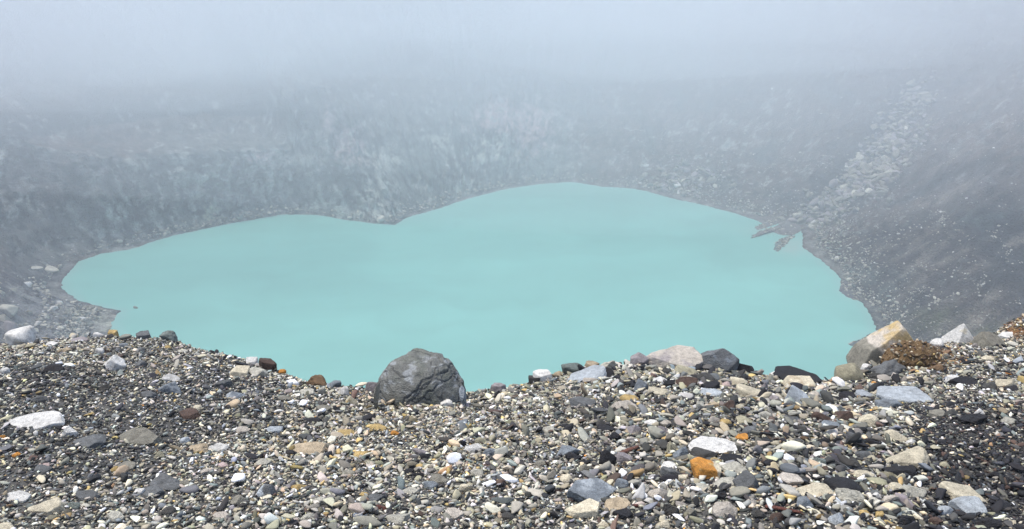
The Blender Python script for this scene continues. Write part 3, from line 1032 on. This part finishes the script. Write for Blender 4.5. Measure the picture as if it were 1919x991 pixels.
def leaning_slab(x0, y0, x1, y1, roll, label, short, ckey='slate', thick=.35):
    P, s = anchor((x0 + x1) / 2, y1 - 3)
    w, h = (x1 - x0) * s, (y1 - y0) * s / math.cos(math.radians(30))
    V, Fc = rock_shape(int(x0), 5, 10, 28, .05)
    V = V * np.array([w / 2, w * 1.5, h / 2])
    V[:, 0] += np.tan(math.radians(roll)) * V[:, 2]
    cols = np.array(C[ckey]) * (1 + .3 * fbm(V / .03, 4)[:, None])
    o = mesh_object('slab', V, Fc, M_FLAKY, cols, False, {'category': 'rock slab', 'label': label})
    o.location = (P[0], P[1] + w * .8, P[2] + h * .40)
    STONES.append(dict(box=(x0, y0, x1, y1), o=o, col=ckey, shape='slab', short=short, label=label, big=50, c2=None, w=x1 - x0))
leaning_slab(699, 722, 711, 770, 8, 'thin grey slab leaning upright on the left side of the dome boulder', 'the left leaning slab', 'grey')
leaning_slab(861, 734, 874, 770, -8, 'thin bluish slab leaning upright on the right side of the dome boulder', 'the right leaning slab', 'blue')

# ------------------------------------------------------------------ rusty soil mounds
def soil_mound(box, label, short, col=(.15, .095, .045), seed=3, lean=0):
    x0, y0, x1, y1 = box
    P, s = anchor((x0 + x1) / 2, y1 - 4)
    w, h = (x1 - x0) * s, (y1 - y0) * s / math.cos(math.radians(28))
    D, Fc = ICO[6]
    g = np.random.default_rng(seed)
    r = 1 + .16 * fbm(D * 1.8 + seed * 9, 4) + .05 * fbm(D * 9 + seed, 4) + .02 * fbm(D * 30, 2)
    V = D * r[:, None] * np.array([w / 2, w * .33, h * .92])
    V[:, 2] = np.where(V[:, 2] < 0, V[:, 2] * .3, V[:, 2])
    V += .004 * np.floor(fbm(V / .03 + 3, 2)[:, None] * 6)
    V[:, 2] *= 1 + lean * V[:, 0] / w
    n = fbm(V / .03, 4)
    c = np.array(col) * (1 + .5 * n[:, None])
    k = (sstep(.25, .45, fbm(V / .016 + 20, 3)) * .8)[:, None]
    c = c * (1 - k) + np.array([.36, .29, .19]) * k
    o = mesh_object('soil_mound', V, Fc, M_GROUND, c, True, {'category': 'soil mound', 'label': label})
    o.location = (P[0], P[1] + w * .15, P[2] - .02)
    return o, w, h
MOUNDS = []
MOUNDS.append(soil_mound((1664, 646, 1776, 690), 'rust brown clump of cemented soil against the right foot of the pointed tan boulder', '', lean=-.35))
#MOUNDS.append(soil_mound((1874, 588, 1990, 650), 'rusty pile of gravelly soil rising at the right edge of the crest', '', (.24, .12, .045), 8, lean=.6))

# ------------------------------------------------------------------ twigs
def twig(x0, y0, x1, y1, rad, col, label, bend=.06, fork=False):
    A, s0 = anchor(x0, y0, .008); B, s1 = anchor(x1, y1, .008)
    n, m = 26, 8
    L_ = np.linalg.norm(B - A)
    t = np.linspace(0, 1, n)
    g = np.random.default_rng(int(x0))
    path = A + (B - A) * t[:, None]
    gz = ground_z(path[:, 0], path[:, 1])
    path[:, 2] = np.maximum(path[:, 2], gz + rad * 1.2) + bend * L_ * np.sin(np.pi * t) * .6
    path[:, 0] += L_ * .05 * noise(np.stack([t * 3 + g.uniform(0, 50), t * 0, t * 0], -1))
    path[:, 2] += L_ * .02 * noise(np.stack([t * 7 + g.uniform(0, 50), t * 0 + 4, t * 0], -1))
    T_ = np.gradient(path, axis=0); T_ /= np.linalg.norm(T_, axis=1)[:, None]
    U = np.cross(T_, [0, 0, 1.0]); U /= np.linalg.norm(U, axis=1)[:, None]
    W_ = np.cross(U, T_)
    ang = np.linspace(0, 2 * np.pi, m, endpoint=False)
    rr = rad * (1 - .35 * t) * (1 + .2 * noise(np.stack([t * 20, t * 0, t * 0 + 3], -1)))
    rr[0] *= .4; rr[-1] *= .3
    V = path[:, None] + rr[:, None, None] * (np.cos(ang)[None, :, None] * U[:, None] + .7 * np.sin(ang)[None, :, None] * W_[:, None])
    V = V.transpose(1, 0, 2).reshape(-1, 3)
    f = grid_faces(m, n, wrap=True)
    c = np.array(col) * (1 + .3 * fbm(V / .01, 2)[:, None])
    mesh_object('twig', V, f, M_STONE, c, True, {'category': 'twig', 'label': label})
twig(932, 747, 992, 742, .008, (.12, .075, .05), 'brown stick lying on the crest right of the dome boulder')
twig(594, 903, 611, 884, .006, (.62, .52, .33), 'straw coloured splinter of wood lying left of bottom centre')
twig(519, 856, 546, 861, .005, (.62, .52, .33), 'pale straw stalk just below the long flat tan sliver')
twig(1158, 855, 1198, 839, .013, (.15, .07, .05), 'reddish brown piece of bark just right of the shiny black domed rock')
twig(1432, 950, 1500, 962, .010, (.14, .055, .04), 'dark red brown root stretched over stones near the bottom edge')
twig(138, 905, 160, 900, .004, (.55, .48, .33), 'thin pale stalk between pebbles at lower left')

# ------------------------------------------------------------------ boulders on the left shore of the lake, far below
TREEY = None
def near_vertex(px, py):
    d = (KPX - px) ** 2 + (KPY - py) ** 2
    d = np.where((KPX > -200) & (KV[:, 1] > 60), d, 1e12)
    best = np.argsort(d)[:12]
    return best[np.argmin(KDEP[best])]
SHORE_ROCKS = '''
0 598 34 628 mauve|large mauve grey boulder far down on the dark shore, behind the white crest boulder
-6 584 20 604 grey|
3 567 38 590 pale|flat pale slab among dark sand on the far left shore, topmost of the big ones
48 575 64 586 grey|
40 528 60 538 white|
62 495 82 504 pale|
86 496 112 507 pale|
0 538 12 549 pale|
108 562 118 571 white|
94 572 108 580 white|
82 588 94 597 pale|
56 615 72 625 pale|
48 598 58 607 pale|
130 560 146 566 pale|
226 568 233 579 white|small white pointed rock standing on the tip of the pale spit in the water
250 574 259 580 grey|small grey rock poking out of the turquoise water off the pale spit
704 402 722 416 pale|
1262 340 1276 350 white|
1268 354 1276 361 white|
1205 305 1216 312 white|
1518 408 1532 418 white|
1534 412 1546 422 white|
1514 418 1528 426 pale|
1572 344 1590 358 pale|
1552 352 1568 362 grey|
1586 318 1606 332 grey|
1594 296 1610 308 pale|
1620 304 1640 316 pale|
1646 286 1662 298 pale|
1486 396 1500 406 pale|
1562 480 1572 486 white|
1660 372 1674 384 grey|
1696 300 1708 310 grey|
'''
FARSTONES = []
for k, line in enumerate(SHORE_ROCKS.strip().split('\n')):
    a, lab = line.split('|')
    a = a.split(); x0, y0, x1, y1 = map(float, a[:4])
    if x0 == 250:
        P = at_height(np.array((x0 + x1) / 2), np.array((y0 + y1) / 2)); dep = (P[1] - CAM[1]) * CP - (P[2] - CAM[2]) * SP
    else:
        i = near_vertex((x0 + x1) / 2, (y0 + y1) / 2); P = KV[i]; dep = KDEP[i]
    s = dep / F
    w, h = (x1 - x0) * s, (y1 - y0) * s
    V, Fc = rock_shape(900 + k, 4, 10, 16, .06)
    V = V * np.array([w / 2, w * .40, max(h * .62, w * .22)])
    cols = np.array(C[a[4]]) * (1 + .3 * fbm(V / (w * .3) + k, 3)[:, None])
    o = mesh_object('boulder', V, Fc, M_SCREE, cols, False, {'category': 'boulder'})
    o.location = P
    if lab: o['label'] = lab
    FARSTONES.append(dict(o=o, box=(x0, y0, x1, y1), col=a[4], label=lab or None))

# ------------------------------------------------------------------ loose gravel (nobody could count it)
def instanced(name, P, S, colr, sub, nvar, mat, props, seed, flat=(.75, .45), planes=7, k=80, smooth=False):
    """one mesh of many small rocks"""
    g = np.random.default_rng(seed)
    shapes = [rock_shape(seed * 100 + q, sub, planes, k, .04, freq=1.2, chips=0) for q in range(nvar)]
    Fc = shapes[0][1]; nv = len(shapes[0][0])
    B = np.stack([q[0] for q in shapes])
    n = len(P)
    sel = g.integers(0, nvar, n)
    out = np.empty((n, nv, 3), np.float32)
    a, b, c = g.uniform(0, 2 * np.pi, n), g.normal(0, .35, n), g.normal(0, .35, n)
    sc = np.stack([S * g.uniform(.85, 1.5, n), S * g.uniform(flat[0] * .8, flat[0] * 1.25, n), S * g.uniform(flat[1] * .6, flat[1] * 1.5, n)], -1) / 2
    L_ = B[sel] * sc[:, None]
    def rot(X, ang, i, j):
        ca, sa = np.cos(ang)[:, None], np.sin(ang)[:, None]
        u, v = X[..., i] * ca - X[..., j] * sa, X[..., i] * sa + X[..., j] * ca
        X = X.copy(); X[..., i] = u; X[..., j] = v
        return X
    L_ = rot(L_, b, 0, 2); L_ = rot(L_, c, 1, 2); L_ = rot(L_, a, 0, 1)
    out[:] = L_ + P[:, None]
    faces = (Fc[None] + (np.arange(n) * nv)[:, None, None]).reshape(-1, 3)
    cols = np.repeat(colr, nv, 0)
    return mesh_object(name, out.reshape(-1, 3), faces, mat, cols, smooth, props)

PAL = ['grey', 'pale', 'dark', 'black', 'white', 'cream', 'tan', 'ochre', 'blue', 'brown', 'khaki', 'orange', 'slate', 'beige', 'mauve', 'rust', 'green']
PALC = np.array([C[k] for k in PAL])
def weights(px, py, big):
    n = len(px)
    W = dict(grey=np.full(n, .22), pale=np.full(n, .18), dark=np.full(n, .15), black=np.full(n, .10), white=np.full(n, .09), cream=np.full(n, .14), tan=np.full(n, .045),
             ochre=np.full(n, .026), blue=np.full(n, .03), brown=np.full(n, .03), khaki=np.full(n, .12), orange=np.full(n, .0015), slate=np.full(n, .06),
             beige=np.full(n, .06), mauve=np.full(n, .008), rust=np.full(n, .004), green=np.full(n, .06))
    def add(k, c, v):
        W[k] = W[k] + c * v
    wob = 14 * np.sin(px / 60.0)
    band = sstep(560, 420, px) * sstep(685, 712, py + wob) * sstep(835, 800, py + wob)         # dark grit band, left
    band2 = sstep(340, 240, px) * sstep(800, 820, py) * sstep(905, 880, py)
    for c, k in ((band, 1.0), (band2, .8)):
        add('dark', c, .55 * k); add('black', c, .22 * k); add('slate', c, .30 * k)
    rb = sstep(1690, 1790, px) * sstep(735, 800, py)                                # black lava gravel, right
    add('black', rb, 2.6); add('brown', rb, .45); add('dark', rb, .5); add('red' if False else 'rust', rb, .02)
    mb = sstep(1230, 1500, px) * sstep(770, 880, py)
    add('black', mb, .30); add('dark', mb, .15)
    cr = sstep(1100, 1200, px) * sstep(780, 740, py)
    add('black', cr, .10)
    yl = np.exp(-(((px - 620) / 330) ** 2 + ((py - 830) / 60) ** 2))
    add('ochre', yl, .05); add('cream', yl, .08); add('khaki', yl, .08); add('tan', yl, .03)
    ru = region_rust(px, py)
    add('rust', ru, 1.6); add('ochre', ru, .3); add('tan', ru, .4); add('brown', ru, .5)
    M = np.stack([W[k] for k in PAL], 1)
    return M / M.sum(1)[:, None]

def pick_colours(px, py, g):
    M = np.cumsum(weights(px, py, None), 1)
    r = g.random(len(px))[:, None]
    idx = (r > M).sum(1).clip(0, len(PAL) - 1)
    return PALC[idx] * np.exp(g.normal(-.13, .46, (len(px), 1))) * (1 + g.normal(0, .03, (len(px), 3)))

FT = np.array(FOOT)
def gravel(count, smin, smed, sig, smax, sub, nvar, seed, region=None, sink=.22, keep=.72, flat=(.66, .36), dens=None, outer=False):
    g = np.random.default_rng(seed)
    Y = np.sqrt(g.uniform(1.7 ** 2, 6.9 ** 2, count * 3)); u_ = g.uniform(-1, 1, count * 3); X = Y * .86 * u_
    if outer: X = np.sign(u_) * (Y * .84 + 2.3 * np.abs(u_))
    yc = np.interp(X, CX[:, 0], CX[:, 1])
    m = Y < yc + .35
    X, Y = X[m], Y[m]
    if dens is not None:
        Z = ground_z(X, Y); px, py, _ = project(np.stack([X, Y, Z], -1))
        m = g.random(len(X)) < dens(px, py)
        X, Y = X[m], Y[m]
    X, Y = X[:count], Y[:count]
    S = np.clip(smed * np.exp(g.normal(0, sig, len(X))), smin, smax)
    Z = ground_z(X, Y)
    pn = fbm(np.stack([X * 1.5, Y * 1.5, X * 0 + 4], -1), 3)
    S = S * (1 + .55 * pn)
    ok = np.ones(len(X), bool)
    for fx, fy, rx, ry, zt in FT:
        q = ((X - fx) / (rx * keep + S * .3)) ** 2 + ((Y - fy) / (ry * keep + S * .3)) ** 2
        ok &= q > 1
    X, Y, Z, S = X[ok], Y[ok], Z[ok], S[ok]
    Z = Z + S * (.2 - sink) + .6 * S * g.random(len(S))
    P = np.stack([X, Y, Z], -1)
    px, py, _ = project(P)
    colr = pick_colours(px, py, g)
    colr = colr * (1 + .35 * fbm(np.stack([X * .9, Y * .9, X * 0 + 44], -1), 3))[:, None]
    return instanced('gravel', P, S, colr, sub, nvar, M_GRAVEL, {'kind': 'stuff'}, seed, flat)

gravel(165000, .005, .0115, .42, .030, 1, 80, 21)
gravel(34000, .014, .021, .28, .040, 2, 40, 22, dens=lambda px, py: .35 + .65 * sstep(300, 620, px))
coarse = lambda px, py: (.07 + .13 * sstep(500, 640, px) + .75 * np.clip(sstep(1020, 1200, px) * sstep(1780, 1680, px) * (.5 + .5 * np.clip(sstep(740, 700, py) + sstep(830, 900, py), 0, 1)), 0, 1)
                         + .25 * sstep(1700, 1800, px) * sstep(860, 940, py))
gravel(11000, .026, .040, .32, .09, 3, 60, 23, dens=coarse, keep=.95)

gravel(60000, .008, .017, .42, .045, 1, 60, 24, outer=True)

# pebbles stuck on the rusty mounds
for mi, (mo, w, h) in enumerate(MOUNDS):
    me = mo.data
    co = np.empty(len(me.vertices) * 3, np.float32); me.vertices.foreach_get('co', co); co = co.reshape(-1, 3)
    g = np.random.default_rng(60 + mi)
    idx = g.choice(np.where(co[:, 2] > .0)[0], 420)
    P = co[idx] + np.array(mo.location) + g.normal(0, .004, (len(idx), 3))
    S = np.clip(.013 * np.exp(g.normal(0, .6, len(idx))), .006, .05)
    palk = np.array([C['rust'], C['tan'], C['brown'], C['ochre'], C['cream'], C['grey'], C['dark']])
    cc = palk[g.choice(7, len(idx), p=[.34, .18, .2, .06, .07, .08, .07])] * g.uniform(.7, 1.2, (len(idx), 1))
    o = instanced('pebbles', P - np.array(mo.location), S, cc, 2, 20, M_GRAVEL, {'kind': 'stuff'}, 70 + mi)
    o.parent = mo

# ------------------------------------------------------------------ scree on the crater slopes
def scree(count, dens, smed, sig, smin, smax, seed, cols, probs, sub=2, sink=.2, name='scree'):
    g = np.random.default_rng(seed)
    vis = (KPX > -120) & (KPX < 2040) & (KPY > 40) & (KPY < 720) & (KV[:, 1] > 90) & (KH > .6)
    idx = np.where(vis)[0]
    area = KDEP[idx] ** 2 * 0 + 1.0
    wgt = dens(KPX[idx], KPY[idx], KH[idx]) * area
    wgt = np.clip(wgt, 0, None); wgt = wgt / wgt.sum()
    ch = g.choice(idx, count, p=wgt)
    P = KV[ch] + g.normal(0, .5, (count, 3)) * np.array([1, 1, .0])
    S = np.clip(smed * np.exp(g.normal(0, sig, count)), smin, smax)
    P[:, 2] += S * (.2 - sink)
    cc = np.array([C[k] for k in cols])[g.choice(len(cols), count, p=probs)] * g.uniform(.75, 1.2, (count, 1))
    return instanced(name, P, S, cc, sub, 24, M_SCREE, {'kind': 'stuff'}, seed, (.8, .55))
speck = lambda x, y, h: sstep(1050, 1250, x) * (.35 + sstep(12, 2, h)) * (.5 + 1.2 * np.clip(noise(np.stack([x / 38, y / 26, x * 0], -1)) + .2, 0, 1))
scree(9000, speck, .42, .40, .25, 1.3, 31, ['pale', 'white', 'grey', 'beige'], [.45, .14, .33, .08])
def chute(x, y, h):
    # a band of boulders from the delta up to the top right
    t = np.clip((410 - y) / 270.0, 0, 1)
    cx = 1496 + 26 * np.sin(t * 4) + 240 * t
    wd = 40 - 16 * t
    a = np.exp(-((x - cx - 20) / wd) ** 2) * sstep(425, 405, y) * sstep(130, 200, y) * (.35 + .65 * sstep(330, 300, y) + .2)
    cx2 = 1640 + 110 * np.clip((350 - y) / 120, 0, 1)
    b = .35 * np.exp(-((x - cx2) / 16) ** 2) * sstep(380, 360, y) * sstep(215, 240, y)
    c = .25 * np.exp(-(((x - 1290) / 60) ** 2 + ((y - 335) / 22) ** 2))
    d = .5 * np.exp(-(((x - 1528) / 18) ** 2 + ((y - 415) / 9) ** 2))
    return a + b + c + d
scree(1700, chute, 1.9, .42, .6, 4.6, 32, ['pale', 'grey', 'mauve'], [.12, .55, .33], 3, .12)
left = lambda x, y, h: sstep(240, 200, x) * sstep(500, 545, y) * (.3 + 1.5 * np.clip(noise(np.stack([x / 40, y / 22, x * 0 + 5], -1)) + .1, 0, 1))
scree(1300, left, .65, .5, .3, 2.4, 33, ['pale', 'grey', 'white', 'dark'], [.42, .28, .1, .2], 3)
wall = lambda x, y, h: (sstep(1100, 1000, x) * sstep(500, 440, y) * .8 + .6) * sstep(5, .6, h)
scree(4200, wall, .75, .45, .3, 2.0, 34, ['pale', 'grey', 'green'], [.4, .35, .25], 2)

BP = np.concatenate(BARS)
_g2 = np.random.default_rng(5)
instanced('scree', BP, np.clip(.55 * np.exp(_g2.normal(0, .45, len(BP))), .25, 1.6), np.array([C['pale'], C['grey'], C['dark']])[_g2.choice(3, len(BP), p=[.35, .45, .2])], 2, 20, M_SCREE, {'kind': 'stuff'}, 77, (.8, .5))

# ------------------------------------------------------------------ labels for the stones without one of their own
WORD = dict(white='white', cream='cream', tan='tan', ochre='ochre yellow', orange='orange', rust='rust brown', blue='blue grey', paleblue='pale bluish', grey='grey',
            pale='pale grey', dark='dark grey', black='black', brown='dark brown', green='greenish grey', pink='pinkish', mauve='mauve grey', red='dark red',
            khaki='khaki', beige='beige', slate='slate grey')
SHAPEW = dict(ang='angular', blk='blocky', rnd='rounded', slab='flat', crm='rough', wdg='wedge shaped', dome='domed')
def relation(s, l):
    (a0, b0, a1, b1), (c0, d0, c1, d1) = s['box'], l['box']
    dx, dy = (a0 + a1) / 2 - (c0 + c1) / 2, (b0 + b1) / 2 - (d0 + d1) / 2
    gap = math.hypot(max(0, abs(dx) - (a1 - a0 + c1 - c0) / 2), max(0, abs(dy) - (b1 - b0 + d1 - d0) / 2))
    hor = 'right of' if dx > 0 else 'left of'
    ver = 'below' if dy > 0 else 'above'
    if abs(dx) > 2.2 * abs(dy): r = hor
    elif abs(dy) > 1.1 * abs(dx): r = ver
    else: r = ver + ' and ' + hor
    near = 'just ' if gap < 14 else '' if gap < 60 else 'some way '
    return near + r, gap + .15 * math.hypot(dx, dy)
land = [s for s in STONES if s['short']]
used = {s['label'] for s in STONES if s['label']}
for s in STONES:
    s['c'] = WORD[s['col']]; s['s'] = SHAPEW[s['shape']]
for s in sorted([s for s in STONES if not s['label']], key=lambda q: -q['big']):
    size = 'tiny' if s['big'] < 20 else 'small' if s['big'] < 32 else 'medium sized' if s['big'] < 50 else 'large'
    noun = s['o'].name.split('.')[0]
    cands = sorted(((relation(s, l), l) for l in land), key=lambda q: q[0][1])
    done = False
    for (rel, dist), l in cands[:6]:
        lab = f"{size} {s['c']} {s['s']} {noun} {rel} {l['short']}"
        if lab not in used and len(lab.split()) <= 16:
            done = True; break
    if not done:
        (r1, _), l1 = cands[0]; (r2, _), l2 = cands[1]
        lab = f"{s['c']} {noun} {r1} {l1['short']} and {r2} {l2['short']}"[:150]
        lab = ' '.join(lab.split()[:16])
    used.add(lab); s['label'] = lab; s['o']['label'] = lab
FL = [('the sandbar delta', (1410, 404, 1510, 475)), ('the pale spit', (130, 565, 228, 625)), ('the far left slab', (3, 567, 38, 590)),
      ('the far buttress', (640, 330, 740, 420)), ('the boulder chute', (1560, 280, 1640, 380))]
for s in sorted([s for s in FARSTONES if not s['label']], key=lambda q: -(q['box'][2] - q['box'][0])):
    w = s['box'][2] - s['box'][0]
    size = 'small' if w < 13 else 'medium sized' if w < 19 else 'large'
    cands = sorted(((relation(s, dict(box=b)), n) for n, b in FL), key=lambda q: q[0][1])
    for (rel, dist), n in cands:
        lab = f"{size} {WORD[s['col']]} boulder {rel} {n}"
        if lab not in used: break
    else:
        lab = f"{WORD[s['col']]} boulder further {rel} {n}"
    used.add(lab); s['o']['label'] = lab
for o in bpy.data.objects:
    if o.get('category') in ('rock', 'stone'): o['group'] = 'larger stones lying on the gravel of the crater rim'
for s in FARSTONES: s['o']['group'] = 'boulders on the far slopes and shores of the lake'

# ------------------------------------------------------------------ haze: one closed box of even density round everything
def haze():
    import bmesh
    xs, ys, zs = (-420, 420), (-60, 660), (WATER - 6, 26)
    me = bpy.data.meshes.new('haze')
    v = [(x, y, z) for x in xs for y in ys for z in zs]
    f = [(0, 1, 3, 2), (4, 6, 7, 5), (0, 4, 5, 1), (2, 3, 7, 6), (0, 2, 6, 4), (1, 5, 7, 3)]
    me.from_pydata(v, [], f)
    me.update()
    m = bpy.data.materials.new('haze_air')
    m.use_nodes = True
    t = m.node_tree; t.nodes.clear()
    out = t.nodes.new('ShaderNodeOutputMaterial')
    pv = t.nodes.new('ShaderNodeVolumePrincipled')
    pv.inputs['Color'].default_value = (0.86, 0.935, 1.0, 1)
    pv.inputs['Density'].default_value = HAZE_DENSITY
    pv.inputs['Anisotropy'].default_value = 0.0
    t.links.new(pv.outputs[0], out.inputs['Volume'])
    me.materials.append(m)
    o = bpy.data.objects.new('haze', me)
    COL.objects.link(o)
    o['kind'] = 'stuff'
HAZE_DENSITY = 0.0013
haze()

# denser drifting mist inside the haze, under the cloud base and over the far shore
def mist(center, radii, density, seed=0, wob=.22):
    D, Fc = ICO[5]
    V = D * (1 + wob * fbm(D * 1.3 + seed * 7.7, 3)[:, None]) * np.array(radii)
    V = V + np.array(center)
    V[:, 2] = np.clip(V[:, 2], WATER + 1.0, 25.0); V[:, 1] = np.clip(V[:, 1], 60, 655); V[:, 0] = np.clip(V[:, 0], -415, 415)
    m = bpy.data.materials.new('mist_air'); m.use_nodes = True
    t = m.node_tree; t.nodes.clear()
    out = t.nodes.new('ShaderNodeOutputMaterial'); pv = t.nodes.new('ShaderNodeVolumePrincipled')
    pv.inputs['Color'].default_value = (0.95, 0.975, 1.0, 1); pv.inputs['Density'].default_value = density; pv.inputs['Anisotropy'].default_value = 0.0
    t.links.new(pv.outputs[0], out.inputs['Volume'])
    me = bpy.data.meshes.new('mist'); me.from_pydata(V.tolist(), [], Fc.tolist()); me.update(); me.materials.append(m)
    o = bpy.data.objects.new('mist', me); COL.objects.link(o); o['kind'] = 'stuff'
def along(px, py, dist):
    d = ray(px, py); return CAM + d / np.linalg.norm(d) * dist
mist((0, 385, -10), (412, 262, 72), .0009, 1, .14)
mist((-10, 390, -8), (408, 250, 60), .0008, 8, .20)
mist((10, 400, -4), (405, 245, 50), .0007, 7, .25)
mist((-30, 400, 0), (380, 245, 40), .0006, 21, .34)
mist((0, 420, 4), (400, 225, 32), .0006, 23, .36)
mist(along(90, 90, 300), (95, 60, 26), .0022, 41, .35)
mist(along(330, 40, 330), (110, 60, 22), .0016, 42, .35)
mist(along(1250, 60, 340), (120, 70, 18), .0014, 43, .35)
mist(along(1060, 318, 380), (44, 22, 12), .0024, 44, .3)
